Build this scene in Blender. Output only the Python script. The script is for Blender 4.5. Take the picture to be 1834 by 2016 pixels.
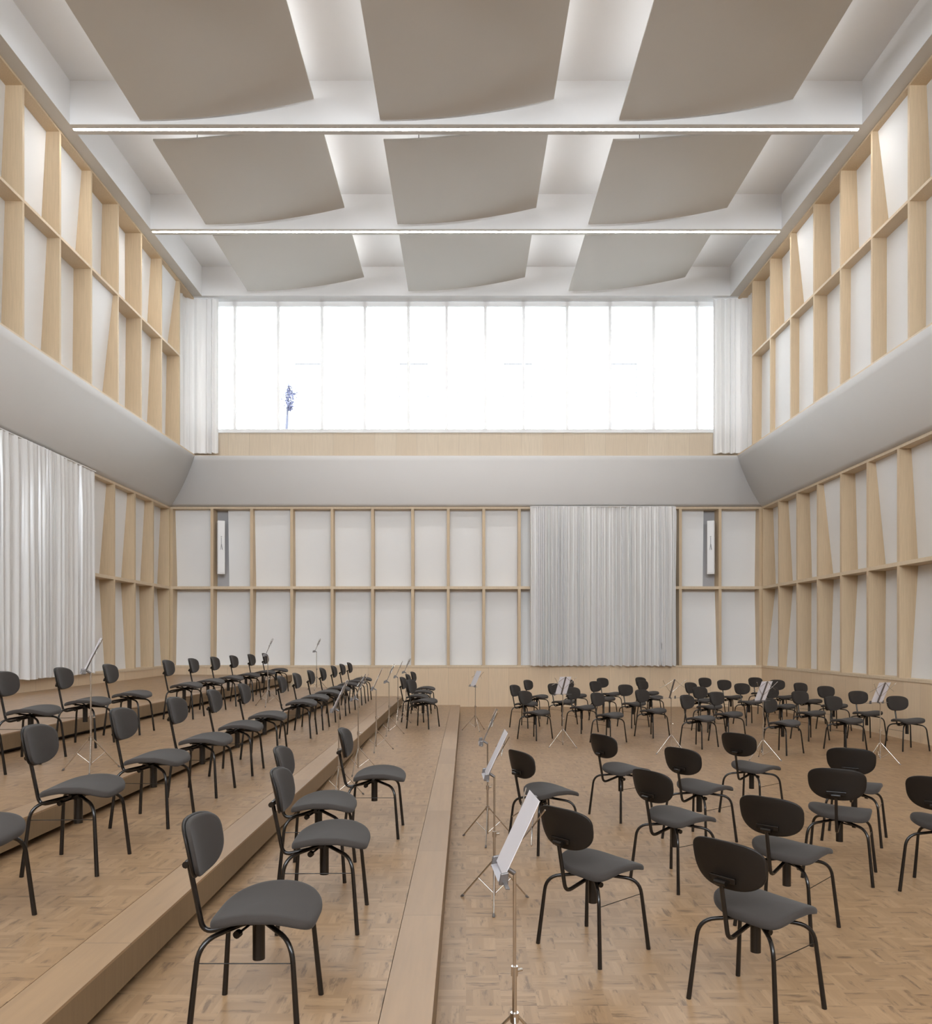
import bpy, math, random
from mathutils import Vector
random.seed(7)
S = bpy.context.scene
for o in list(bpy.data.objects): bpy.data.objects.remove(o)
COL = S.collection
PI = math.pi

# ------------------------------------------------------------------ camera, light, exposure
EYE = 1.65
cam = bpy.data.objects.new('camera', bpy.data.cameras.new('camera')); COL.objects.link(cam)
cam.location = (0, 0, EYE); cam.rotation_euler = (PI/2, 0, 0)
cam.data.sensor_fit = 'HORIZONTAL'; cam.data.sensor_width = 36
cam.data.lens = 1540/1834*36; cam.data.shift_y = 250/1834
cam.data.clip_start = 0.05; cam.data.clip_end = 300
S.camera = cam
S.view_settings.view_transform = 'Standard'; S.view_settings.look = 'None'
S.view_settings.gamma = 1; S.view_settings.use_curve_mapping = False
S.view_settings.exposure = 0.24
W = bpy.data.worlds.new('daylight'); S.world = W; W.use_nodes = True
W.node_tree.nodes['Background'].inputs[0].default_value = (0.88, 0.94, 1.0, 1)
W.node_tree.nodes['Background'].inputs[1].default_value = 14.0
po = bpy.data.lights.new('window_portal', 'AREA'); po.shape = 'RECTANGLE'; po.size = 12.6; po.size_y = 3.4
po.cycles.is_portal = True
po = bpy.data.objects.new('window_portal', po); COL.objects.link(po)      # guides sky sampling through the window behind the viewer
po.location = (0, -6.10, 7.9); po.rotation_euler = (PI/2, 0, 0)
LAMP = 60.0        # radiance of the linear lamps in the beams
COVE = 10.5        # radiance of the strips above the ceiling reflectors

# ------------------------------------------------------------------ materials
def rgb(r, g, b): return (r, g, b, 1)
def new_mat(name):
    m = bpy.data.materials.new(name); m.use_nodes = True
    nt = m.node_tree; return m, nt, nt.nodes['Principled BSDF']
def simple(name, col, rough=.6, metal=0, spec=.5):
    m, nt, b = new_mat(name)
    b.inputs['Base Color'].default_value = rgb(*col); b.inputs['Roughness'].default_value = rough
    b.inputs['Metallic'].default_value = metal; b.inputs['Specular IOR Level'].default_value = spec
    return m
class NB:
    """tiny node helper"""
    def __init__(s, nt): s.nt = nt
    def n(s, t, **k):
        x = s.nt.nodes.new(t)
        for a, v in k.items(): setattr(x, a, v)
        return x
    def link(s, a, b): s.nt.links.new(a, b)
    def val(s, sock, v):
        if hasattr(v, 'is_linked') or hasattr(v, 'links'): s.link(v, sock)
        else: sock.default_value = v
    def math(s, op, a, b=0.0, c=None):
        x = s.n('ShaderNodeMath', operation=op); s.val(x.inputs[0], a); s.val(x.inputs[1], b)
        if c is not None: s.val(x.inputs[2], c)
        return x.outputs[0]
    def xyz(s, x, y, z):
        c = s.n('ShaderNodeCombineXYZ'); s.val(c.inputs[0], x); s.val(c.inputs[1], y); s.val(c.inputs[2], z); return c.outputs[0]
    def noise(s, vec, scale=1, detail=3, rough=.5):
        x = s.n('ShaderNodeTexNoise'); s.link(vec, x.inputs['Vector']); x.inputs['Scale'].default_value = scale
        x.inputs['Detail'].default_value = detail; x.inputs['Roughness'].default_value = rough; return x.outputs['Fac']
    def white(s, vec):
        x = s.n('ShaderNodeTexWhiteNoise', noise_dimensions='3D'); s.link(vec, x.inputs['Vector']); return x.outputs['Value']
    def ramp(s, fac, stops):
        x = s.n('ShaderNodeValToRGB'); s.link(fac, x.inputs[0]); e = x.color_ramp.elements
        while len(e) < len(stops): e.new(.5)
        for i, (p, c) in enumerate(stops): e[i].position = p; e[i].color = rgb(*c) if len(c) == 3 else c
        return x.outputs[0]
    def mix(s, fac, a, b, mode='MIX'):
        x = s.n('ShaderNodeMix', data_type='RGBA', blend_type=mode)
        s.val(x.inputs[0], fac)
        for i, v in ((6, a), (7, b)):
            if isinstance(v, tuple): x.inputs[i].default_value = rgb(*v)
            else: s.link(v, x.inputs[i])
        return x.outputs[2]
    def fmix(s, fac, a, b):
        x = s.n('ShaderNodeMix', data_type='FLOAT'); s.val(x.inputs[0], fac); s.val(x.inputs[2], a); s.val(x.inputs[3], b); return x.outputs[0]

def parquet_mat():
    m, nt, b = new_mat('oak_parquet'); k = NB(nt)
    geo = k.n('ShaderNodeNewGeometry'); sp = k.n('ShaderNodeSeparateXYZ'); k.link(geo.outputs['Position'], sp.inputs[0])
    x, y = sp.outputs[0], sp.outputs[1]
    B = .16
    cx = k.math('FLOOR', k.math('DIVIDE', x, B)); cy = k.math('FLOOR', k.math('DIVIDE', y, B))
    par = k.math('FLOORED_MODULO', k.math('ADD', cx, cy), 2.0)
    u = k.fmix(par, x, y); v = k.fmix(par, y, x)            # u across the strips, v along them
    st = k.math('FLOOR', k.math('DIVIDE', u, B/5))
    r = k.white(k.xyz(st, k.fmix(par, cy, cx), par))
    rb = k.white(k.xyz(cx, cy, 3.3))
    base = k.ramp(r, [(0, (.30, .182, .094)), (.5, (.365, .226, .119)), (1, (.44, .283, .157))])
    base = k.mix(.35, base, k.ramp(rb, [(0, (.315, .196, .102)), (1, (.40, .254, .140))]))
    vec = k.xyz(k.math('MULTIPLY', u, 60.0), k.math('MULTIPLY', v, 7.0), k.math('MULTIPLY', r, 40.0))
    n1 = k.noise(vec, 1, 4, .6)
    base = k.mix(k.ramp(n1, [(.35, (.0, .0, .0)), (.75, (.4, .4, .4))]), base, (.26, .165, .095))
    vec2 = k.xyz(k.math('MULTIPLY', x, 5.0), k.math('MULTIPLY', y, 26.0), 0.0)
    vec3 = k.xyz(k.math('MULTIPLY', x, 26.0), k.math('MULTIPLY', y, 5.0), 2.0)
    fl = k.fmix(par, k.noise(vec3, 1, 5, .65), k.noise(vec2, 1, 5, .65))
    base = k.mix(k.ramp(fl, [(.54, (0, 0, 0)), (.66, (.75, .75, .75))]), base, (.13, .080, .047))
    k.link(base, b.inputs['Base Color'])
    b.inputs['Roughness'].default_value = .34; b.inputs['Specular IOR Level'].default_value = .26
    return m
def plank_mat():
    m, nt, b = new_mat('oak_nosing'); k = NB(nt)
    geo = k.n('ShaderNodeNewGeometry'); sp = k.n('ShaderNodeSeparateXYZ'); k.link(geo.outputs['Position'], sp.inputs[0])
    x, y, z = sp.outputs
    py = k.math('DIVIDE', k.math('ADD', y, k.math('MULTIPLY', k.math('FLOOR', x), .37)), 1.25)
    pl = k.math('FLOOR', py); r = k.white(k.xyz(pl, k.math('FLOOR', x), 0.0))
    base = k.ramp(r, [(0, (.325, .202, .110)), (.5, (.385, .246, .138)), (1, (.37, .238, .132))])
    g = k.noise(k.xyz(k.math('MULTIPLY', x, 24.0), k.math('MULTIPLY', y, 1.6), k.math('ADD', k.math('MULTIPLY', r, 30.0), k.math('MULTIPLY', z, 20.0))), 1, 5, .6)
    base = k.mix(k.ramp(g, [(.35, (0, 0, 0)), (.7, (.45, .45, .45))]), base, (.27, .175, .103))
    kn = k.noise(k.xyz(k.math('MULTIPLY', x, 14.0), k.math('MULTIPLY', y, 2.2), 9.0), 1, 3, .6)
    base = k.mix(k.ramp(kn, [(.70, (0, 0, 0)), (.76, (.6, .6, .6))]), base, (.20, .13, .10))
    fr = k.math('FRACT', py); j = k.math('LESS_THAN', fr, .0032)
    base = k.mix(j, base, (.18, .12, .08))
    k.link(base, b.inputs['Base Color']); b.inputs['Roughness'].default_value = .42
    return m
def veneer_mat(name, tone, boards=None, rough=.5):
    m, nt, b = new_mat(name); k = NB(nt)
    geo = k.n('ShaderNodeNewGeometry'); sp = k.n('ShaderNodeSeparateXYZ'); k.link(geo.outputs['Position'], sp.inputs[0])
    x, y, z = sp.outputs; u = k.math('ADD', x, y)
    g = k.noise(k.xyz(k.math('MULTIPLY', u, 38.0), k.math('MULTIPLY', z, 2.4), k.math('MULTIPLY', k.math('SUBTRACT', x, y), 38.0)), 1, 5, .6)
    d = tuple(c*.80 for c in tone)
    base = k.mix(k.ramp(g, [(.38, (0, 0, 0)), (.72, (.6, .6, .6))]), tone, d)
    fine = k.noise(geo.outputs['Position'], 160, 2)
    base = k.mix(k.ramp(fine, [(.4, (0, 0, 0)), (.7, (.3, .3, .3))]), base, tuple(c*.84 for c in tone))
    if boards:
        t = k.math('DIVIDE', u, boards); r = k.white(k.xyz(k.math('FLOOR', t), 1.0, 0.0))
        base = k.mix(k.math('MULTIPLY', r, .6), base, tuple(c*q for c, q in zip(tone, (.86, .82, .78))))
        j = k.math('LESS_THAN', k.math('FRACT', t), .012)
        base = k.mix(k.math('MULTIPLY', j, .5), base, tuple(c*.5 for c in tone))
    k.link(base, b.inputs['Base Color']); b.inputs['Roughness'].default_value = rough
    b.inputs['Specular IOR Level'].default_value = .35
    return m
def plaster_mat(name, col, rough=.75):
    m, nt, b = new_mat(name); k = NB(nt)
    geo = k.n('ShaderNodeNewGeometry'); n = k.noise(geo.outputs['Position'], 1.3, 3)
    k.link(k.mix(n, col, tuple(c*.97 for c in col)), b.inputs['Base Color']); b.inputs['Roughness'].default_value = rough
    b.inputs['Specular IOR Level'].default_value = .25
    return m
def fabric_mat(name, col):
    m, nt, b = new_mat(name); k = NB(nt)
    tc = k.n('ShaderNodeTexCoord'); w = k.noise(tc.outputs['Object'], 420, 2)
    k.link(k.mix(w, tuple(c*.82 for c in col), tuple(c*1.18 for c in col)), b.inputs['Base Color'])
    b.inputs['Roughness'].default_value = .85; b.inputs['Sheen Weight'].default_value = .1; b.inputs['Specular IOR Level'].default_value = .15
    bp = k.n('ShaderNodeBump'); bp.inputs['Strength'].default_value = .15; bp.inputs['Distance'].default_value = .001
    k.link(w, bp.inputs['Height']); k.link(bp.outputs[0], b.inputs['Normal'])
    return m
def curtain_mat(name='sheer_curtain', tr=.16):
    m, nt, b = new_mat(name); k = NB(nt)
    b.inputs['Base Color'].default_value = rgb(.88, .87, .86); b.inputs['Roughness'].default_value = .24
    b.inputs['Specular IOR Level'].default_value = 1.0
    t = k.n('ShaderNodeBsdfTranslucent'); t.inputs[0].default_value = rgb(.86, .85, .84)
    mx = k.n('ShaderNodeMixShader'); mx.inputs[0].default_value = tr
    k.link(b.outputs[0], mx.inputs[1]); k.link(t.outputs[0], mx.inputs[2])
    k.link(mx.outputs[0], nt.nodes['Material Output'].inputs['Surface'])
    return m
def paper_mat():
    m, nt, b = new_mat('sheet_paper'); k = NB(nt)
    b.inputs['Base Color'].default_value = rgb(.86, .84, .87); b.inputs['Roughness'].default_value = .6
    t = k.n('ShaderNodeBsdfTranslucent'); t.inputs[0].default_value = rgb(.86, .84, .86)
    mx = k.n('ShaderNodeMixShader'); mx.inputs[0].default_value = .35
    k.link(b.outputs[0], mx.inputs[1]); k.link(t.outputs[0], mx.inputs[2])
    k.link(mx.outputs[0], nt.nodes['Material Output'].inputs['Surface'])
    return m
def glass_mat():
    m, nt, b = new_mat('window_glass'); k = NB(nt)
    t = k.n('ShaderNodeBsdfTransparent'); t.inputs[0].default_value = rgb(.96, .98, .98)
    g = k.n('ShaderNodeBsdfGlossy'); g.inputs['Roughness'].default_value = .02
    f = k.n('ShaderNodeFresnel'); f.inputs[0].default_value = 1.3
    mx = k.n('ShaderNodeMixShader'); k.link(f.outputs[0], mx.inputs[0]); k.link(t.outputs[0], mx.inputs[1]); k.link(g.outputs[0], mx.inputs[2])
    k.link(mx.outputs[0], nt.nodes['Material Output'].inputs['Surface'])
    return m
def emit_mat(name, col, st):
    m, nt, b = new_mat(name)
    b.inputs['Base Color'].default_value = rgb(.8, .8, .8)
    b.inputs['Emission Color'].default_value = rgb(*col); b.inputs['Emission Strength'].default_value = st
    return m
def facade_mat():
    m, nt, b = new_mat('tiled_facade'); k = NB(nt)
    geo = k.n('ShaderNodeNewGeometry'); sp = k.n('ShaderNodeSeparateXYZ'); k.link(geo.outputs['Position'], sp.inputs[0])
    a = k.math('LESS_THAN', k.math('FRACT', k.math('DIVIDE', sp.outputs[0], .40)), .07)
    c = k.math('LESS_THAN', k.math('FRACT', k.math('DIVIDE', sp.outputs[2], .36)), .08)
    j = k.math('MAXIMUM', a, c)
    k.link(k.mix(j, (.34, .34, .34), (.085, .086, .092)), b.inputs['Base Color']); b.inputs['Roughness'].default_value = .9
    return m

M = dict(
    parquet=parquet_mat(), nosing=plank_mat(),
    fascia=veneer_mat('oak_fascia', (.245, .165, .092)),
    fin=veneer_mat('birch_ply', (.67, .52, .345)),
    edge=veneer_mat('ply_edge', (.74, .60, .43)),
    wains=veneer_mat('oak_wainscot', (.80, .63, .44), boards=.49),
    wood_pale=veneer_mat('oak_under_window', (.70, .60, .47), boards=.49),
    panel=plaster_mat('white_acoustic_panel', (.87, .87, .87)),
    plaster=plaster_mat('white_plaster', (.78, .77, .76)),
    ceil=plaster_mat('white_ceiling', (.83, .83, .83)),
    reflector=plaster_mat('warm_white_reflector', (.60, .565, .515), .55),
    fabric=fabric_mat('grey_upholstery', (.050, .042, .037)),
    shell=simple('black_shell', (.012, .0085, .0062), .5, 0, .35),
    black=simple('black_steel', (.009, .0065, .005), .22, 0, .5),
    plate=simple('grey_plastic', (.36, .34, .36), .4),
    chrome=simple('chromed_steel', (.62, .58, .54), .22, 1),
    steel=simple('dull_steel', (.20, .185, .18), .4, .7),
    dark=simple('dark_plinth', (.03, .022, .017), .8),
    curtain=curtain_mat(), curtain2=curtain_mat('thick_white_curtain', .06), paper=paper_mat(), glass=glass_mat(),
    lamp=emit_mat('lamp_diffuser', (1, .97, .94), LAMP), strip=emit_mat('light_strip', (.97, .98, 1), COVE),
    frame=curtain_mat('white_glare_profile', .33),  # translucency stands in for daylight glare on the white window profiles
    white=simple('white_lacquer', (.86, .86, .86), .35), grey=simple('plain_grey', (.38, .38, .40), .5),
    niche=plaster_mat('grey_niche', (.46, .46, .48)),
    facade=facade_mat(), line=simple('facade_window_frame', (.085, .086, .096), .7),
    bark=simple('tree_bark', (.04, .04, .055), .9), leaf=simple('tree_leaf', (.06, .06, .10), .8),
    ground=simple('paving', (.20, .20, .20), .9),
)

# ------------------------------------------------------------------ mesh helpers
class MB:
    def __init__(s): s.v = []; s.f = []; s.sm = []
    def add(s, vs, fs, smooth=False):
        b = len(s.v); s.v += [tuple(p) for p in vs]; s.f += [tuple(i+b for i in f) for f in fs]; s.sm += [smooth]*len(fs); return s
    def box(s, a, b):
        x0, y0, z0 = a; x1, y1, z1 = b
        x0, x1 = min(x0, x1), max(x0, x1); y0, y1 = min(y0, y1), max(y0, y1); z0, z1 = min(z0, z1), max(z0, z1)
        return s.hexa([(x0,y0,z0),(x1,y0,z0),(x1,y1,z0),(x0,y1,z0),(x0,y0,z1),(x1,y0,z1),(x1,y1,z1),(x0,y1,z1)])
    def hexa(s, p): return s.add(p, [(0,3,2,1),(4,5,6,7),(0,1,5,4),(1,2,6,5),(2,3,7,6),(3,0,4,7)])
    def quad(s, *p): return s.add(p, [(0,1,2,3)])
    def tube(s, pts, r, n=10, caps=True):
        pts = [Vector(p) for p in pts]; rs = r if isinstance(r, (list, tuple)) else [r]*len(pts)
        vs = []; up = None
        for i, p in enumerate(pts):
            t = (pts[min(i+1, len(pts)-1)]-pts[max(i-1, 0)]).normalized()
            if up is None:
                up = Vector((0, 0, 1)) if abs(t.z) < .9 else Vector((1, 0, 0))
            a = (up-t*up.dot(t)).normalized(); up = a; c = t.cross(a)
            for k in range(n):
                w = 2*PI*k/n; vs.append(p+(a*math.cos(w)+c*math.sin(w))*rs[i])
        fs = []
        for i in range(len(pts)-1):
            for k in range(n):
                k2 = (k+1) % n; fs.append((i*n+k, i*n+k2, (i+1)*n+k2, (i+1)*n+k))
        s.add(vs, fs, True)
        if caps:
            m = len(pts)-1; s.add(vs[:n], [tuple(range(n-1, -1, -1))]); s.add(vs[m*n:], [tuple(range(n))])
        return s
    def build(s, name, mat, parent=None, bevel=0, wn=False):
        me = bpy.data.meshes.new(name); me.from_pydata(s.v, [], s.f); me.update()
        me.polygons.foreach_set('use_smooth', s.sm); me.materials.append(mat)
        o = bpy.data.objects.new(name, me); COL.objects.link(o)
        if parent: o.parent = parent
        if bevel:
            b = o.modifiers.new('bevel', 'BEVEL'); b.width = bevel; b.segments = 2; b.limit_method = 'ANGLE'
        return o
def fillet(pts, r, n=5):
    """round the corners of a polyline"""
    P = [Vector(p) for p in pts]; out = [P[0]]
    for i in range(1, len(P)-1):
        a = (P[i-1]-P[i]); b = (P[i+1]-P[i]); ra = min(r, a.length*.49, b.length*.49)
        p0 = P[i]+a.normalized()*ra; p1 = P[i]+b.normalized()*ra
        for k in range(n+1):
            t = k/n; out.append(p0*(1-t)**2+P[i]*2*t*(1-t)+p1*t*t)
    out.append(P[-1]); return out
def empty(name, loc=(0, 0, 0), rz=0):
    o = bpy.data.objects.new(name, None); COL.objects.link(o); o.location = loc; o.rotation_euler = (0, 0, rz)
    o.empty_display_size = .1; return o
def tag(o, label, cat, group=None, kind=None):
    if label: o['label'] = label
    if cat: o['category'] = cat
    if group: o['group'] = group
    if kind: o['kind'] = kind
    return o
def copy_tree(o, parent=None):
    c = o.copy(); COL.objects.link(c)
    if parent: c.parent = parent
    for ch in o.children: copy_tree(ch, c)
    return c

# ------------------------------------------------------------------ room dimensions
XL, YB = 7.20, 19.05            # front plane of the lower wall grids
XU, YU = 6.30, 18.15            # front plane of the upper walls
XT, YT = 6.085, 18.02           # ceiling frame
YF = -6.0                       # wall behind the camera
Z_SILL, Z_MID, Z_TOP = 1.007, 2.90, 4.88
Z_UB, Z_UM, Z_UT, Z_C = 5.905, 7.893, 9.56, 10.23
D = .33                         # depth of the grids

# floor
f = MB().box((-XL-.4, YF-.2, -.2), (XL+.4, YB+.5, 0)).build('floor', M['parquet'])
tag(f, 'light oak mosaic parquet floor of the rehearsal hall', 'floor', kind='structure')

# walls -----------------------------------------------------------------
def wall_root(name, label): return tag(empty(name), label, 'wall', kind='structure')
def pt(side, w, y, z):
    """side -1 left, 1 right: w distance from the centre line, y along; side 0 back: w = distance, y = x"""
    return (side*w, y, z) if side else (y, w, z)
def slab(side, w0, w1, y0, y1, z0, z1):
    return MB().box(pt(side, w0, y0, z0), pt(side, w1, y1, z1))
def tilted(side, y0, y1, z0, z1, base, d0, d1):
    """one white panel: bottom at depth d0, top at depth d1"""
    t = .02; p = []
    for z, d in ((z0, d0), (z1, d1)):
        p += [pt(side, base+d, y0, z), pt(side, base+d, y1, z), pt(side, base+d+t, y1, z), pt(side, base+d+t, y0, z)]
    return MB().hexa(p)

LOW = {  # fin position -> (upper top, upper bottom, lower top, lower bottom) depth of the panel on the near side
    1: {19.02: (.25, .318, .305, .104), 18.02: (.209, .315, .315, .165), 17.02: (.26, .313, .30, .294), 16.03: (.108, .31, .315, .25),
        15.03: (.26, .315, .31, .208), 14.04: (.13, .315, .315, .295), 13.04: (.20, .315, .315, .197)},
    -1: {19.02: (.21, .293, .297, .195), 18.02: (.187, .292, .312, .278), 17.02: (.153, .291, .29, .19), 16.03: (.15, .30, .30, .187)}}
UPP = {
    1: {17.22: (.28, .308, .206, .19), 16.20: (.237, .294, .10, .094), 15.18: (.108, .28, .162, .157), 14.18: (.285, .314, .235, .24),
        13.16: (.26, .31, .164, .153), 12.15: (.085, .28, .223, .22), 11.14: (.242, .309, .238, .232)},
    -1: {17.22: (.078, .29, .275, .315), 16.20: (.218, .306, .215, .306), 15.18: (.31, .31, .29, .315), 14.18: (.28, .315, .085, .30),
         13.16: (.156, .28, .29, .31), 12.15: (.209, .293, .194, .302), 11.14: (.244, .315, .25, .31)}}
def grid_wall(root, side):
    B = XL+D+.02
    slab(side, B, B+.12, YF, YB+.5, 0, Z_TOP+.1).build('backing', M['plaster'], root)
    slab(side, XL, B, YF, YB, 0, Z_SILL-.05).build('wainscot', M['wains'], root)
    slab(side, XL-.012, B, YF, YB, Z_SILL-.05, Z_SILL).build('timber_sill', M['edge'], root)
    slab(side, XL-.004, B, YF, YB, Z_MID-.033, Z_MID+.033).build('timber_rail', M['edge'], root)
    slab(side, XL-.004, B, YF, YB, Z_TOP-.06, Z_TOP).build('timber_rail', M['edge'], root)
    rows = ((Z_MID+.033, Z_TOP-.06), (Z_SILL, Z_MID-.033)); T = .034
    ys = [19.02-k*.9967 for k in range(22)]
    for i, y in enumerate(ys):
        key = min(LOW[side], key=lambda q: abs(q-y)); dd = LOW[side][key]
        if abs(key-y) > .2: dd = random.choice(list(LOW[side].values()))
        for j, (z0, z1) in enumerate(rows):
            slab(side, XL, B, y-T, y+T, z0, z1).build('timber_fin', M['fin'], root)
            if y-T-.93 > YF:
                dt, db = dd[2*j], dd[2*j+1]
                tilted(side, y-.9967+T, y-T, z0, z1, XL, db, dt).build('acoustic_panel', M['panel'], root)
    # upper wall
    BU = XU+D+.02
    slab(side, BU, BU+.12, YF, YU+.5, Z_UB-.3, Z_C+.1).build('backing', M['plaster'], root)
    slab(side, XU+.03, BU, YF, YU+.2, Z_UB-.012, Z_UB).build('ledge', M['plaster'], root)
    slab(side, XU-.010, XU+.02, YF, YU-.0, Z_UB-.012, Z_UB+.022).build('timber_sill', M['edge'], root)
    slab(side, XU-.003, BU, YF, 17.22, Z_UM-.022, Z_UM+.022).build('timber_rail', M['edge'], root)
    slab(side, XU-.0, BU, YF, YU+.2, Z_UT-.04, Z_UT).build('timber_rail', M['fin'], root)
    rows = ((Z_UM+.022, Z_UT-.04), (Z_UB, Z_UM-.022)); T = .024
    ys = [17.22-k*1.0133 for k in range(20)]
    for i, y in enumerate(ys):
        key = min(UPP[side], key=lambda q: abs(q-y)); dd = UPP[side][key]
        if abs(key-y) > .2: dd = random.choice(list(UPP[side].values()))
        for j, (z0, z1) in enumerate(rows):
            slab(side, XU, BU, y-T, y+T, z0, z1).build('timber_fin', M['fin'], root)
            if y-1.0 > YF:
                dt, db = dd[2*j], dd[2*j+1]
                tilted(side, y-1.0133+T, y-T, z0, z1, XU, db, dt).build('acoustic_panel', M['panel'], root)
wl = wall_root('wall_left', 'left hall wall of pale timber fins with tilted white panels'); grid_wall(wl, -1)
wr = wall_root('wall_right', 'right hall wall of pale timber fins with tilted white panels'); grid_wall(wr, 1)

wb = wall_root('wall_back', 'back hall wall with two rows of white panels between timber fins')
BB = YB+D+.02
slab(0, BB, BB+.12, -XL-.5, XL+.5, 0, Z_TOP+.1).build('backing', M['plaster'], wb)
slab(0, YB, BB, -XL, XL, 0, Z_SILL-.05).build('wainscot', M['wains'], wb)
slab(0, YB-.012, BB, -XL+.01, XL-.01, Z_SILL-.05, Z_SILL).build('timber_sill', M['edge'], wb)
slab(0, YB-.004, BB, -XL-.3, XL+.3, Z_MID-.033, Z_MID+.033).build('timber_rail', M['edge'], wb)
slab(0, YB-.004, BB, -XL-.3, XL+.3, Z_TOP-.06, Z_TOP).build('timber_rail', M['edge'], wb)
FX = [.433, 1.30, 2.276, 3.26, 4.243, 5.22, 6.185, 7.17]; FX = [-x for x in FX[::-1]]+FX
rnd = random.Random(3)
for i, x in enumerate(FX):
    for j, (z0, z1) in enumerate(((Z_MID+.033, Z_TOP-.06), (Z_SILL, Z_MID-.033))):
        slab(0, YB, BB, x-.034, x+.034, z0, z1).build('timber_fin', M['fin'], wb)
        if i < len(FX)-1:
            a, b = x+.034, FX[i+1]-.034
            dt, db = ((rnd.uniform(.14, .24), .30), (.30, rnd.uniform(.12, .27)))[j]
            if j == 0 and i == 1: a += .30          # narrower panels beside the loudspeakers
            if j == 0 and i == 13: b -= .30
            tilted(0, a, b, z0, z1, YB, db, dt).build('acoustic_panel', M['panel'], wb)
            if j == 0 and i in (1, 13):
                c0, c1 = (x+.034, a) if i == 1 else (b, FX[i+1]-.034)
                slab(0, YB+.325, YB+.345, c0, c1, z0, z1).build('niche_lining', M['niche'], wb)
# upper part below the window
slab(0, 18.30, 18.42, -XU-.36, XU+.36, Z_UB-.03, 6.47).build('window_parapet', M['wood_pale'], wb)
slab(0, YU-.006, 18.30, -XU-.004, XU+.004, Z_UB-.006, Z_UB+.008).build('ledge', M['wood_pale'], wb)

wf = wall_root('wall_front', 'plain white wall behind the viewer')
MB().box((-XL-.5, YF-.15, 0), (XL+.5, YF, 6.3)).build('plaster_face', M['plaster'], wf)
MB().box((-XL-.5, YF-.15, 9.5), (XL+.5, YF, Z_C+.1)).build('plaster_head', M['plaster'], wf)
for q in (-1, 1): MB().box((q*6.2, YF-.15, 6.3), (q*(XL+.5), YF, 9.5)).build('plaster_pier', M['plaster'], wf)
w2 = tag(empty('window_2'), 'strip window high in the wall behind the viewer', 'window', kind='structure')
for k in range(13):
    x = -6.2+k*12.4/12; MB().box((x-.03, YF-.12, 6.3), (x+.03, YF-.02, 9.5)).build('mullion', M['frame'], w2)

# coves between the lower and upper walls
def cove(name, side, label):
    N = 12; m = MB(); vs = []
    ends = [(YF, YF), None]
    for k in range(N+1):
        t = k/N
        o = 2*t*(1-t)*.36+t*t*.90; z = (1-t)**2*Z_UB+2*t*(1-t)*5.27+t*t*Z_TOP
        if side: vs += [(side*(XU+o), YF, z), (side*(XU+o), YU+o, z)]
        else: vs += [(-XU-o, YU+o, z), (XU+o, YU+o, z)]
    fs = [(2*k, 2*k+1, 2*k+3, 2*k+2) for k in range(N)]
    m.add(vs, fs, True)
    o = m.build(name, M['plaster'])
    sd = o.modifiers.new('thickness', 'SOLIDIFY'); sd.thickness = .03; sd.offset = 0
    tag(o, label, 'cove', kind='structure')
cove('trim_1', -1, 'curved grey-white cove running along the left wall')
cove('trim_2', 1, 'curved grey-white cove running along the right wall')
cove('trim_3', 0, 'curved grey-white cove across the back wall below the window')

# ceiling ------------------------------------------------------------------
ce = tag(empty('ceiling'), 'white coffered ceiling with cross beams', 'ceiling', kind='structure')
MB().box((-XL-.5, YF-.2, Z_C), (XL+.5, YB+.6, Z_C+.3)).build('ceiling_slab', M['ceil'], ce)
for s in (-1, 1):
    MB().box((s*XT, YF, Z_UT), (s*(XU+D+.1), YU+.3, Z_C)).build('edge_beam', M['ceil'], ce)
    MB().box((s*XT, YF, Z_UT-.005), (s*(XU-.002), YU-.1, Z_UT-.0005)).build('soffit_shade_tint', M['reflector'], ce)  # added taupe sheet, paints the shade on the white edge beam's underside
MB().box((-XT, YT, Z_UT), (XT, 18.45, Z_C)).build('edge_beam', M['ceil'], ce)
BEAMS = [(12.02, 12.26), (15.09, 15.30), (8.98, 9.21), (5.93, 6.16), (2.89, 3.12), (-.15, .08)]
BEAML = ['white light line in the nearer of the two beams in view', 'white light line in the farther beam, before the window wall']
for i, (a, b) in enumerate(BEAMS):
    MB().box((-XT, a, Z_UT), (XT, b, Z_C)).build('cross_beam', M['ceil'], ce)
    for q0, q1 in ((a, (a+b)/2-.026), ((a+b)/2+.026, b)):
        MB().box((-XT, q0, Z_UT-.005), (XT, q1, Z_UT-.0005)).build('soffit_shade_tint', M['reflector'], ce)  # thin taupe sheets added to colour in the shaded beam undersides
    c = (a+b)/2
    if i > 1: continue
    l = MB().box((-XT, c-.025, Z_UT-.006), (XT, c+.025, Z_UT)).build('linear_light', M['lamp'])
    tag(l, BEAML[i], 'light', 'light lines in the ceiling beams')

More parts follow.
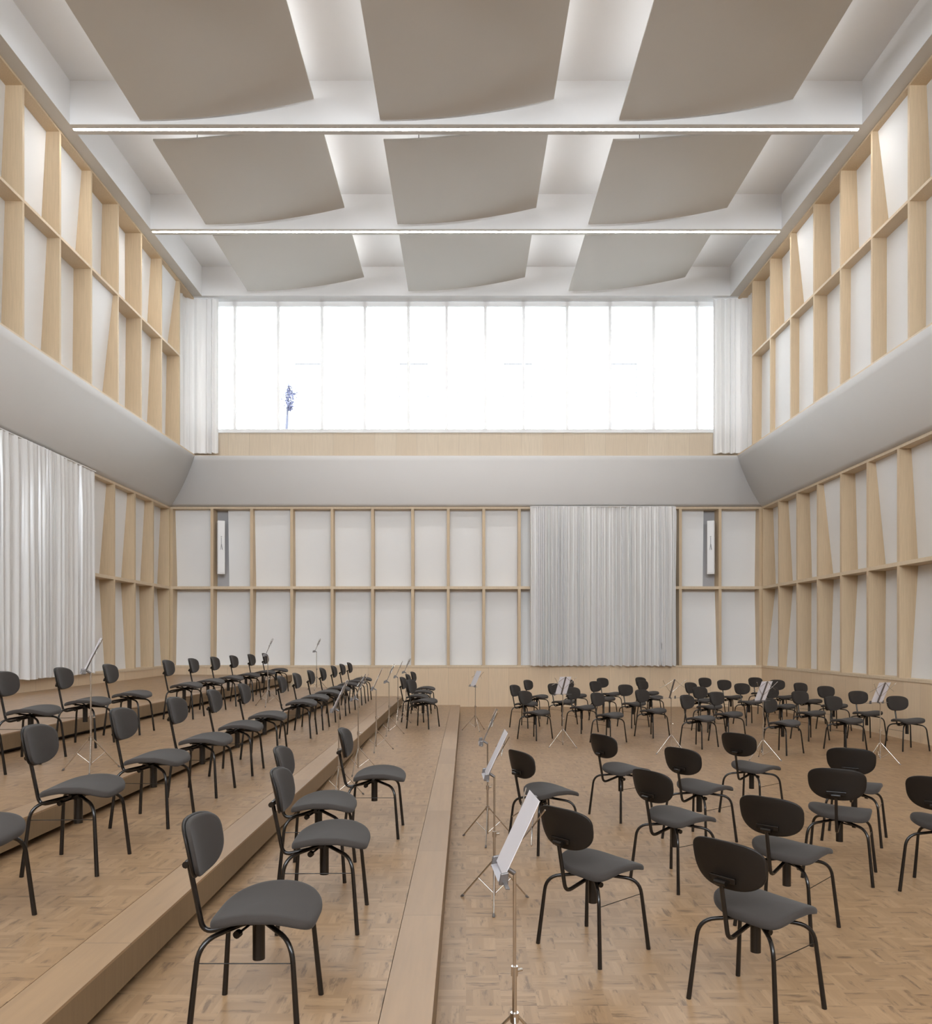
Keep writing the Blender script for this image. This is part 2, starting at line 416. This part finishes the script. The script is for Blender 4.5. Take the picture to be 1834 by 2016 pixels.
# curved reflectors
def reflector(x0, y0, y1, label):
    w = 2.66; N = 20; top = []; bot = []
    r = empty('ceiling_reflector', (x0+w/2, (y0+y1)/2, 9.6)); r.location = (0, 0, 0)
    tag(r, label, 'ceiling panel', 'curved ceiling reflectors')
    m = MB(); vs = []
    for k in range(N+1):
        s = k/N; z = 9.60+.32*s*s; x = x0+w*s
        vs += [(x, y0, z), (x, y1, z), (x, y0, z+.03), (x, y1, z+.03)]
    fs = []
    for k in range(N):
        a = 4*k; b = a+4
        fs += [(a, a+1, b+1, b), (a+2, b+2, b+3, a+3), (a, b, b+2, a+2), (a+1, a+3, b+3, b+1)]
    fs += [(0, 2, 3, 1), (4*N, 4*N+1, 4*N+3, 4*N+2)]
    m.add(vs, fs); m.build('curved_panel', M['reflector'], r)
    for s in (.10, .88):
        x = x0+w*s; z = 9.60+.32*s*s+.045
        MB().box((x-.02, y0+.15, z), (x+.02, y1-.15, z+.025)).build('light_strip', M['strip'], r)
    for s in (.2, .8):
        for y in (y0+.5, y1-.5):
            x = x0+w*s; MB().tube([(x, y, 9.60+.32*s*s+.02), (x, y, Z_C)], .006, 6).build('hanger_rod', M['steel'], r)
ROWS = [(9.45, 11.98, 'nearest row'), (12.48, 15.0, 'middle row'), (15.42, 17.88, 'farthest row, before the window')]
for y0, y1, rn in ROWS:
    for x0, cn in ((-4.99, 'left'), (-1.315, 'centre'), (2.345, 'right')):
        reflector(x0, y0, y1, 'curved taupe ceiling panel, %s of three in the %s' % (cn, rn))

# window ------------------------------------------------------------------
wn = tag(empty('window_1'), 'wide overexposed strip window high in the back wall', 'window', kind='structure')
ZG0, ZG1 = 6.55, 9.56
MB().box((-XU-.3, 18.26, 6.47), (XU+.3, 18.42, ZG0)).build('window_sill', M['frame'], wn, .005)
MB().box((-XU-.3, 18.30, ZG1-.12), (XU+.3, 18.38, ZG1-.02)).build('window_frame', M['frame'], wn)
MX = [.455, 1.35, 2.365, 3.37, 4.395, 5.41]
MX = [-6.4]+[-x for x in MX[::-1]]+MX+[6.4]
for x in MX:
    MB().box((x-.032, 18.305, ZG0), (x+.032, 18.375, ZG1-.02)).build('mullion', M['frame'], wn)
for a, b in zip(MX, MX[1:]):
    MB().box((a+.028, 18.345, ZG0), (b-.028, 18.355, ZG1-.1)).build('glass_pane', M['glass'], wn)

# outside ------------------------------------------------------------------
g = tag(MB().box((-40, 20.5, -.3), (40, 70, -.1)).build('ground', M['ground']), 'pale paved yard outside the window', 'ground', kind='structure')
bl = tag(empty('building', (0, 36, -.1)), 'white tiled building washed out behind the window', 'building')
MB().box((-24, 0, 0), (24, 8, 24)).build('facade_wall', M['facade'], bl)
for x in (-7.2, -2.4, 2.38, 7.2):
    m = MB(); w, h, z = .68, 1.5, 12.9
    m.box((x-w, -.06, z+h), (x+w, 0, z+h+.06)); m.box((x-w, -.06, z), (x-w+.05, 0, z+h)); m.box((x+w-.05, -.06, z), (x+w, 0, z+h))
    m.build('window_surround', M['line'], bl)
tr = tag(empty('tree', (-6.85, 30, -.1)), 'small dark tree tip seen through the third pane from the left', 'tree')
MB().tube([(0, 0, 0), (.05, 0, 5), (-.04, 0, 9.5), (.02, 0, 10.8), (.05, 0, 11.7)], [.16, .13, .06, .035, .01], 8).build('trunk', M['bark'], tr)
m = MB(); rr = random.Random(5)
for k in range(14):
    z = 7+k*.33; a = rr.uniform(0, 2*PI); l = rr.uniform(.12, .4)*(1 if k < 11 else .5)
    m.tube([(0, 0, z), (l*math.cos(a)*.6, l*math.sin(a)*.6, z+.12), (l*math.cos(a), l*math.sin(a), z+.35)], [.02, .014, .006], 5)
m.build('branches', M['bark'], tr)
m = MB()
for k in range(420):
    z = rr.uniform(10.5, 11.45); w = .22*(1-abs(z-11)/.8)
    c = Vector((rr.gauss(.08, w*.5), rr.gauss(0, w*.5), z)); a = Vector((rr.uniform(-1, 1), rr.uniform(-1, 1), rr.uniform(-1, 1))).normalized()*.05
    b = a.cross(Vector((rr.uniform(-1, 1), .3, .5))).normalized()*.03
    m.quad(c-a, c+b, c+a, c-b)
m.build('foliage', M['leaf'], tr)

# stage risers --------------------------------------------------------------
PX = [(-.130, .195, 17.25), (-1.388, .390, 17.25), (-2.636, .585, 17.25), (-4.23, .780, YB-.02)]
PN = ['lowest oak stage riser, one step above the main floor', 'second oak stage riser from the floor, behind the lowest',
      'third oak stage riser, below the top one', 'topmost oak stage riser along the left wall']
LEV = [0]+[p[1] for p in PX]
for i, (x, h, ye) in enumerate(PX):
    xl = (PX[i+1][0]-.10) if i < 3 else -XL+.005
    r = tag(empty('stage_riser', (0, 0, 0)), PN[i], 'platform', 'stage risers')
    y0 = YF+.02
    MB().box((xl, y0, h-.05), (x-.203, ye, h)).build('deck', M['parquet'], r)
    MB().box((x-.2, y0, h-.012), (x, ye, h)).build('nosing_board', M['nosing'], r)
    b = h-.15 if i else .002
    MB().box((x-.03, y0, b), (x, ye, h-.012)).build('fascia', M['fascia'], r)
    zb = LEV[i]+.001
    MB().box((xl, y0, zb if i else .001), (x-.10, ye-.005, h-.05)).build('plinth', M['dark'], r)
    MB().box((xl, ye-.004, zb if i else .001), (x-.032, ye, h-.05)).build('end_board', M['fascia'], r)

# curtains ------------------------------------------------------------------
def curtain(name, path, z0, z1, folds, amp, mat, seed, label, ragged=.0):
    """path: function t -> (x, y, nx, ny)"""
    rn = random.Random(seed); N = folds*14; NZ = 26; ph = [rn.uniform(0, 6.28) for _ in range(6)]
    # irregular folds: warp the parameter
    kn = [0]
    for k in range(folds): kn.append(kn[-1]+rn.uniform(.45, 1.6))
    am = [rn.uniform(.35, 1.25) for _ in range(folds+1)]
    vs = []
    for j in range(NZ+1):
        w = j/NZ; z = z1+(z0-z1)*w
        for i in range(N+1):
            t = i/N; q = t*kn[-1]; k = 0
            while k < folds-1 and q > kn[k+1]: k += 1
            fr = (q-kn[k])/(kn[k+1]-kn[k])
            a = am[k]*(1-fr)+am[k+1]*fr
            d = amp*a*(math.sin(2*PI*fr)+.28*math.sin(4*PI*fr+ph[k % 6]+.5*w))*(.6+.4*min(1, w*5))
            d += amp*.45*math.sin(9*t+ph[0]+.5*w)+amp*.3*math.sin(23*t+ph[1]-.6*w)*w
            tt = t+.0025*math.sin(5*w+k*1.7)*w
            tt = min(1, max(0, tt))
            x, y, nx, ny = path(tt)
            vs.append((x+nx*d, y+ny*d, z+(ragged*math.sin(q*6.28) if j == NZ else 0)))
    fs = [(j*(N+1)+i, j*(N+1)+i+1, (j+1)*(N+1)+i+1, (j+1)*(N+1)+i) for j in range(NZ) for i in range(N)]
    m = MB(); m.add(vs, fs, True); r = empty(name); tag(r, label, 'curtain', 'white hall curtains')
    o = m.build('cloth', mat, r)
    return r
def rail(r, a, b):
    MB().tube([a, b], .012, 8).build('curtain_rail', M['white'], r)
r = curtain('curtain', lambda t: (-7.09, 10.6+4.38*t, 1, 0), 1.0, Z_TOP-.03, 30, .055, M['curtain'], 11,
            'sheer white pleated curtain hanging along the left wall', .01)
rail(r, (-7.09, 10.6, Z_TOP-.025), (-7.09, 14.98, Z_TOP-.025))
r = curtain('curtain', lambda t: (1.55+3.52*t, 18.93, 0, -1), 1.0, Z_TOP-.03, 24, .088, M['curtain'], 23,
            'sheer white pleated curtain hanging on the back wall', .01)
rail(r, (1.55, 18.93, Z_TOP-.025), (5.05, 18.93, Z_TOP-.025))
def corner(s):
    L1, L2 = .55, .75; tot = L1+L2
    def p(t):
        q = t*tot
        if q < L1: return (s*6.48, 17.50+q, -s, 0)
        q -= L1; a = min(1, q/.14)*PI/2
        return (s*(6.48-q), 17.95+.17*min(1, (q+.12)/.25), -s*math.cos(a), -math.sin(a))
    return p
r = curtain('curtain', corner(-1), Z_UB+.05, Z_UT-.03, 7, .055, M['curtain2'], 5, 'heavy white curtain bunched at the left end of the high window', .004)
rail(r, (-6.48, 18.12, Z_UT-.02), (-5.7, 18.12, Z_UT-.02))
r = curtain('curtain', corner(1), Z_UB+.05, Z_UT-.03, 7, .055, M['curtain2'], 9, 'heavy white curtain bunched at the right end of the high window', .004)
rail(r, (6.48, 18.12, Z_UT-.02), (5.7, 18.12, Z_UT-.02))

# loudspeakers ---------------------------------------------------------------
def speaker(x, s, label):
    r = tag(empty('loudspeaker', (x, 19.12, 3.88), s*.42), label, 'loudspeaker', 'column loudspeakers')
    MB().box((-.085, -.10, -.65), (.085, .10, .65)).build('cabinet', M['white'], r, .008)
    MB().box((-.07, -.112, -.62), (.07, -.101, .62)).build('front_grille', M['white'], r, .003)
    b = MB(); b.tube([(s*.0, .10, .2), (0, .22, .2)], .015, 8); b.tube([(0, .10, -.2), (0, .22, -.2)], .015, 8)
    b.build('wall_bracket', M['grey'], r)
    b = MB(); b.tube([(0, -.113, .24), (0, -.116, .08)], .006, 6); b.tube([(0, -.116, .08), (.022, -.116, -.06)], .010, 6); b.tube([(0, -.116, .08), (-.022, -.116, -.06)], .006, 6)
    b.tube([(-.015, -.114, .26), (.015, -.114, .26)], .008, 6)
    b.build('y_mark', M['grey'], r)  # raised grey Y-shaped mark on the grille
speaker(-5.99, 1, 'slim white column loudspeaker in the left of the back wall')
speaker(5.99, -1, 'slim white column loudspeaker right of the back curtain')

# chair ---------------------------------------------------------------------
def seat_mesh():
    """straight edge with corners on one side (+x), rounded towards the other; both ends turned down"""
    m = MB(); NA, NR = 64, 9; vs = []
    def outline(a, s):
        c, q = math.cos(a), math.sin(a); n = 2/(7.0 if c > 0 else 2.25)
        n2 = 2/(4.4 if c > 0 else 2.25)
        x = abs(c)**n*(1 if c > 0 else -1); y = abs(q)**n2*(1 if q > 0 else -1)
        return x*(.195 if x > 0 else .205)*s+.004*(x > 0)*(1-y*y)*s, .046+y*.191*s
    def ztop(x, y):
        v = (y-.046)/.191; u = x/.205; w = .45+.55*max(0, min(1, .5+.5*u))
        return   .469-.037*w*v*v*(1 if v < 0 else 1.1)+.010*u*u*(u < 0)-.004*(1-u*u)
    rings = [(s, 0) for s in (.25, .5, .7, .84, .93)]+[(.972, -.003), (.995, -.010)]
    vs.append((0, .046, ztop(0, .046)))
    for s, dz in rings:
        for k in range(NA):
            x, y = outline(2*PI*(k+.5)/NA, s); vs.append((x, y, ztop(x, y)+dz))
    low = [(1.0, -.020), (.992, -.029), (.96, -.032), (.6, -.032)]
    for s, dz in low:
        for k in range(NA):
            x, y = outline(2*PI*(k+.5)/NA, s); vs.append((x, y, ztop(x, y)+dz))
    vs.append((0, .046, ztop(0, .046)-.032)); R = len(rings)+len(low)
    fs = [(0, 1+k, 1+(k+1) % NA) for k in range(NA)]
    for r in range(R-1):
        for k in range(NA):
            a = 1+r*NA; b = a+NA; k2 = (k+1) % NA; fs.append((a+k, b+k, b+k2, a+k2))
    e = 1+(R-1)*NA; fs += [(e+k, len(vs)-1, e+(k+1) % NA) for k in range(NA)]
    m.add(vs, fs, True); return m
def back_mesh(t0, t1, grow):
    """curved back pad between normal offsets t0 (front) and t1 (rear)"""
    m = MB(); NA = 44; vs = []
    def P(a, s, off):
        c, q = math.cos(a), math.sin(a); nt = 2/(3.6 if q > 0 else 2.4)
        x = abs(c)**(2/2.7)*(1 if c > 0 else -1)*(.178+grow)*s
        z = abs(q)**nt*(1 if q > 0 else -1)*(.111+grow)*s
        x *= 1+.05*z/.1
        y = -.240+x*x/.74-.21*z
        nx, ny = -2*x/.74, 1; l = math.hypot(nx, ny)
        return (x+nx/l*off, y+ny/l*off, .672+z)
    layers = [(.35, t0), (.7, t0), (.9, t0), (.97, t0+(t1-t0)*.12), (1, t0+(t1-t0)*.45), (.985, t0+(t1-t0)*.85), (.95, t1), (.7, t1), (.35, t1)]
    vs.append(P(0, 0, t0))
    for s, o in layers:
        for k in range(NA): vs.append(P(2*PI*k/NA, s, o))
    vs.append(P(0, 0, t1)); R = len(layers)
    fs = [(0, 1+(k+1) % NA, 1+k) for k in range(NA)]
    for r in range(R-1):
        for k in range(NA):
            a = 1+r*NA; b = a+NA; k2 = (k+1) % NA; fs.append((a+k, a+k2, b+k2, b+k))
    e = 1+(R-1)*NA; fs += [(e+k, e+(k+1) % NA, len(vs)-1) for k in range(NA)]
    m.add(vs, fs, True); return m
def make_chair():
    r = empty('orchestra_chair')
    seat_mesh().build('seat', M['fabric'], r)
    b = back_mesh(.020, .002, -.004).build('backrest', M['fabric'], r)
    back_mesh(.0015, -.011, .0).build('back_shell', M['shell'], b)
    for sx in (-1, 1):
        for sy in (-1, 1):
            p = fillet([(sx*.018, sy*.016, .392), (sx*.183, sy*.166, .368), (sx*.217, sy*.197, .0)], .075, 7)
            rs = [.0095]*len(p); rs[-1] = .0115
            MB().tube(p, rs, 10).build('leg', M['black'], r)
    c = MB(); c.tube([(0, 0, .235), (0, 0, .385)], .0235, 16); c.build('swivel_column', M['black'], r)
    c = MB(); c.box((-.028, -.028, .375), (.028, .028, .400)); c.box((-.012, -.10, .398), (.012, .15, .408)); c.box((-.10, -.010, .398), (.10, .010, .408))
    for sx in (-1, 1):
        c.tube([(sx*.02, 0, .40), (sx*.10, .10, .424)], .007, 6); c.tube([(sx*.02, 0, .40), (sx*.09, -.09, .424)], .007, 6)
    c.build('seat_bracket', M['black'], r)
    s = MB(); s.tube(fillet([(0, .0, .382), (0, -.212, .335), (0, -.266, .60)], .045, 6), .0105, 10)
    s.build('back_support', M['black'], r)
    s = MB(); s.box((-.062, -.262, .600), (.062, -.246, .626)); s.tube([(-.028, -.270, .600), (.028, -.270, .600)], .0135, 10)
    s.build('back_clamp', M['black'], r, .003)
    s = MB(); s.tube([(.02, -.03, .372), (.085, -.05, .366)], .005, 6); s.tube([(.085, -.05, .366), (.106, -.055, .365)], .0145, 10)
    s.build('adjusting_knob', M['black'], r)
    MB().tube([(.190, .168, .295), (.190, -.168, .295)], .0022, 6).build('side_rod', M['black'], r)
    return r
proto = make_chair(); used = [False]
def chair(x, y, deg, lev, label, group):
    """deg: heading, 0 = towards +X"""
    o = copy_tree(proto) if used[0] else proto; used[0] = True
    o.location = (x, y, lev); o.rotation_euler = (0, 0, math.radians(deg-90))
    tag(o, label, 'chair', group); return o
ORD = ['nearest', 'second', 'third', 'fourth', 'fifth', 'sixth', 'seventh', 'eighth', 'ninth', 'tenth', 'eleventh', 'twelfth', 'thirteenth', 'fourteenth', 'fifteenth', 'sixteenth', 'seventeenth']
VW = ['nearest the viewer']+[o+' from the viewer' for o in ORD[1:]]
# lowest riser
P1 = [(-.79, 2.985, 0), (-.735, 4.06, 1), (-.92, 4.88, 0), (-.69, 5.90, 0), (-.705, 12.85, -21), (-.90, 13.85, -8), (-.89, 15.0, -4), (-.87, 16.1, -8)]
for i, (x, y, d) in enumerate(P1):
    chair(x, y, d, LEV[1], 'grey upholstered chair on black legs on the lowest riser, %s' % VW[i], 'chairs on the lowest riser')
P2 = [3.35, 4.36, 5.41, 6.41, 7.39, 8.39, 10.1, 11.0, 12.0, 13.0, 14.1, 15.05, 16.0]
jr = random.Random(2)
for i, y in enumerate(P2):
    chair(-2.16, y, jr.uniform(-3, 2), LEV[2], 'grey upholstered chair on black legs on the second riser, %s' % VW[i], 'chairs on the second riser')
P3 = [5.92, 6.85, 7.83, 8.86, 10.58, 11.55, 12.54, 13.55, 14.67, 15.69]
for i, y in enumerate(P3):
    chair(-3.81, y, jr.uniform(-3, 2), LEV[3], 'grey upholstered chair on black legs on the third riser, %s' % VW[i], 'chairs on the third riser')
R = [(1.31, 3.54, 38, 'grey chair with its back to the viewer, nearest to the bottom right corner'),
     (.68, 4.2, 40, 'grey chair seen from behind, right beside the nearest white music sheet'),
     (1.84, 4.49, 45, 'grey chair seen from behind, just behind the one nearest the bottom right corner'),
     (2.61, 5.47, 60, 'grey chair seen squarely from behind, overlapping another backrest above it'),
     (3.20, 6.45, 57, 'grey chair partly hidden, its dark backrest showing above another backrest at right'),
     (1.42, 5.33, 32, 'grey chair seen from behind, in the middle of the right-hand floor group'),
     (1.91, 6.41, 36, 'grey chair seen from behind, third row from the viewer on the right floor'),
     (2.70, 7.40, 38, 'grey chair seen from behind, farthest right of the chairs facing the window'),
     (1.44, 7.28, 31, 'grey chair seen from behind, farthest left one in front of the cellist-side gap'),
     (.62, 6.23, 28, 'grey chair behind the nearest white music sheet, close to the lowest riser'),
     (3.13, 5.12, 48, 'grey chair cut off by the right edge of the picture')]
R[8] = R[8][:3]+('grey chair seen from behind, farthest back in the left half of the foreground group',)
R[7] = R[7][:3]+('grey chair seen from behind, farthest back in the right half of the foreground group',)
for x, y, d, l in R: chair(x, y, d, 0, l, 'chairs seen from behind on the main floor')
B = [(1.10,14.67,-35),(1.49,16.45,-35),(1.14,12.92,-43),(1.86,15.11,-50),(2.34,16.72,-49),(2.05,13.88,-52),(2.27,12.48,-46),(2.79,15.88,-50),(3.17,17.28,-54),
     (3.14,14.70,-60),(3.84,16.25,-50),(4.09,17.57,-52),(3.15,13.25,-52)]
C = [(4.61,15.45,-55),(5.43,17.31,-66),(5.54,16.37,-70),(4.35,14.04,-62),(4.22,12.64,-57),(3.56,11.96,-50),(5.46,15.09,-72),(6.58,17.45,-76),(6.64,16.39,-79),
     (4.58,11.32,-54),(5.69,14.12,-61),(5.64,12.84,-69),(6.70,15.28,-66),(6.67,14.20,-78),(5.65,11.66,-66),(6.57,12.83,-80),(6.57,11.66,-82)]
for nm, L in (('left', B), ('right', C)):
    order = sorted(range(len(L)), key=lambda i: L[i][0]/L[i][1])
    for rank, i in enumerate(order):
        x, y, d = L[i]
        w = 'leftmost' if rank == 0 else (ORD[rank]+' from the left')
        chair(x, y, d, 0, 'grey chair facing the viewer, %s far cluster, %s' % (nm, w), 'chairs facing the viewer at the back of the hall')

# music stands ----------------------------------------------------------------
def make_stand():
    r = empty('music_stand'); c = M['chrome']
    MB().tube([(0, 0, .05), (0, 0, .44)], .0085, 10).build('lower_pole', c, r)
    MB().tube([(0, 0, .40), (0, 0, .795)], .0062, 10).build('upper_pole', c, r)
    MB().tube([(0, 0, .245), (0, 0, .28)], .016, 10).build('leg_collar', c, r)
    h = MB().tube([(0, 0, .415), (0, 0, .45)], .013, 10).build('pole_collar', c, r)
    MB().tube([(0, 0, .432), (.03, .012, .432)], .006, 8).build('knob', c, h)
    for a in (25, 145, 265):
        x, y = math.cos(math.radians(a)), math.sin(math.radians(a))
        l = MB().tube([(x*.012, y*.012, .265), (x*.24, y*.24, .006)], [.0055, .005], 8).build('leg', c, r)
        MB().tube([(x*.23, y*.23, .016), (x*.246, y*.246, 0)], .008, 8).build('rubber_foot', M['steel'], l)
        MB().tube([(x*.008, y*.008, .065), (x*.12, y*.12, .142)], .0035, 6).build('brace', c, r)
    # desk: reader sits on the -X side
    s = MB(); s.hexa([(-.045, -.011, .80), (-.037, -.011, .797), (-.037, .011, .797), (-.045, .011, .80), (.075, -.011, 1.075), (.083, -.011, 1.072), (.083, .011, 1.072), (.075, .011, 1.075)])
    s.tube([(0, 0, .79), (-.03, 0, .81)], .009, 8); s.build('desk_spine', M['steel'], r)
    b = MB(); b.hexa([(-.074, -.103, .792), (-.045, -.103, .797), (-.045, .103, .797), (-.074, .103, .792), (-.075, -.103, .795), (-.046, -.103, .800), (-.046, .103, .800), (-.075, .103, .795)]); b.build('desk_ledge', M['plate'], r)
    for sy in (-1, 1):
        b = MB(); b.box((-.060, sy*.105, .794), (-.046, sy*.20, .798)); b.build('ledge_arm', M['steel'], r)
        b = MB(); b.hexa([(-.074, sy*.112-.009, .785), (-.040, sy*.112-.009, .785), (-.040, sy*.112+.003, .785), (-.074, sy*.112+.003, .785), (-.066, sy*.112-.009, .825), (-.038, sy*.112-.009, .830), (-.038, sy*.112+.003, .830), (-.066, sy*.112+.003, .825)]); b.build('ledge_clip', M['steel'], r, .003)
        def P(t, y): return (-.040+.118*t, y, .80+.27*t)
        b = MB(); b.tube([P(.30, sy*.008), P(.70, sy*.13), P(.55, sy*.22)], .0028, 6); b.tube([P(1.0, sy*.006), P(.70, sy*.13), P(.98, sy*.20)], .0028, 6)
        b.build('desk_wing', c, r)
    return r
sp = make_stand(); su = [False]
sheets = []
def stand(x, y, face, lev, label, sheet=None, h=1.0):
    """face: direction of the reader (degrees, 0 = +X)"""
    o = copy_tree(sp) if su[0] else sp; su[0] = True
    o.location = (x, y, lev); o.rotation_euler = (0, 0, math.radians(face-180)); tag(o, label, 'music stand', 'folding music stands')
    if sheet: sheets.append((x, y, face, lev, sheet, h))
stand(.178, 2.87, 185, 0, 'chrome music stand nearest the viewer, beside the lowest riser', 'tall white music sheet on the stand nearest the viewer')
stand(.177, 4.88, 182, 0, 'chrome music stand second from the viewer along the lowest riser', 'white music sheet on the second stand along the lowest riser')
stand(.177, 6.42, 180, 0, 'empty chrome music stand third from the viewer along the lowest riser')
stand(.168, 14.1, 203, 0, 'chrome music stand far back on the floor by the end of the lowest riser', 'small white music sheet on the far stand by the riser end')
for i, y in enumerate((7.2, 8.5, 10.2, 11.9, 13.45, 15.3)):
    stand(-1.17, y, 180+(4, -3, 5, 0, 3, -2)[i], LEV[1], 'thin music stand on the lowest riser, %s' % VW[i],
          {0: 'pale music sheet seen edge-on, on the nearest stand of the lowest riser', 2: 'pale music sheet on the third stand of the lowest riser'}.get(i))
stand(-3.02, 6.3, 208, LEV[3], 'spindly music stand on the third riser before the left curtain', 'pale translucent sheet on the stand before the left curtain')
stand(-3.14, 12.4, 190, LEV[3], 'music stand on the third riser beside the row of far chairs')
stand(-3.13, 16.4, 185, LEV[3], 'faint music stand on the third riser nearest the back wall')
stand(1.48, 11.96, 118, 0, 'music stand among the far chairs below the left edge of the back curtain', 'grey-white sheet on the stand below the back curtain')
stand(2.95, 11.25, 112, 0, 'empty wire music stand below the right edge of the back curtain')
stand(4.06, 10.7, 118, 0, 'music stand with a bright leg among the far right chairs', 'grey-white sheet on the stand amid the far right chairs')
stand(5.51, 10.41, 112, 0, 'rightmost music stand, before the right wall', 'grey-white sheet on the rightmost music stand')
for x, y, face, lev, label, h in sheets:
    e = MB(); w = .105
    a = (-.054, .808); b = (.073, 1.075)
    e.hexa([(a[0], -w, a[1]), (a[0], w, a[1]), (a[0]+.002, w, a[1]-.001), (a[0]+.002, -w, a[1]-.001),
            (b[0], -w, b[1]), (b[0], w, b[1]), (b[0]+.002, w, b[1]-.001), (b[0]+.002, -w, b[1]-.001)])
    o = e.build('music_sheet', M['paper']); o.location = (x, y, lev); o.rotation_euler = (0, 0, math.radians(face-180))
    tag(o, label, 'sheet music', 'music sheets on stands')
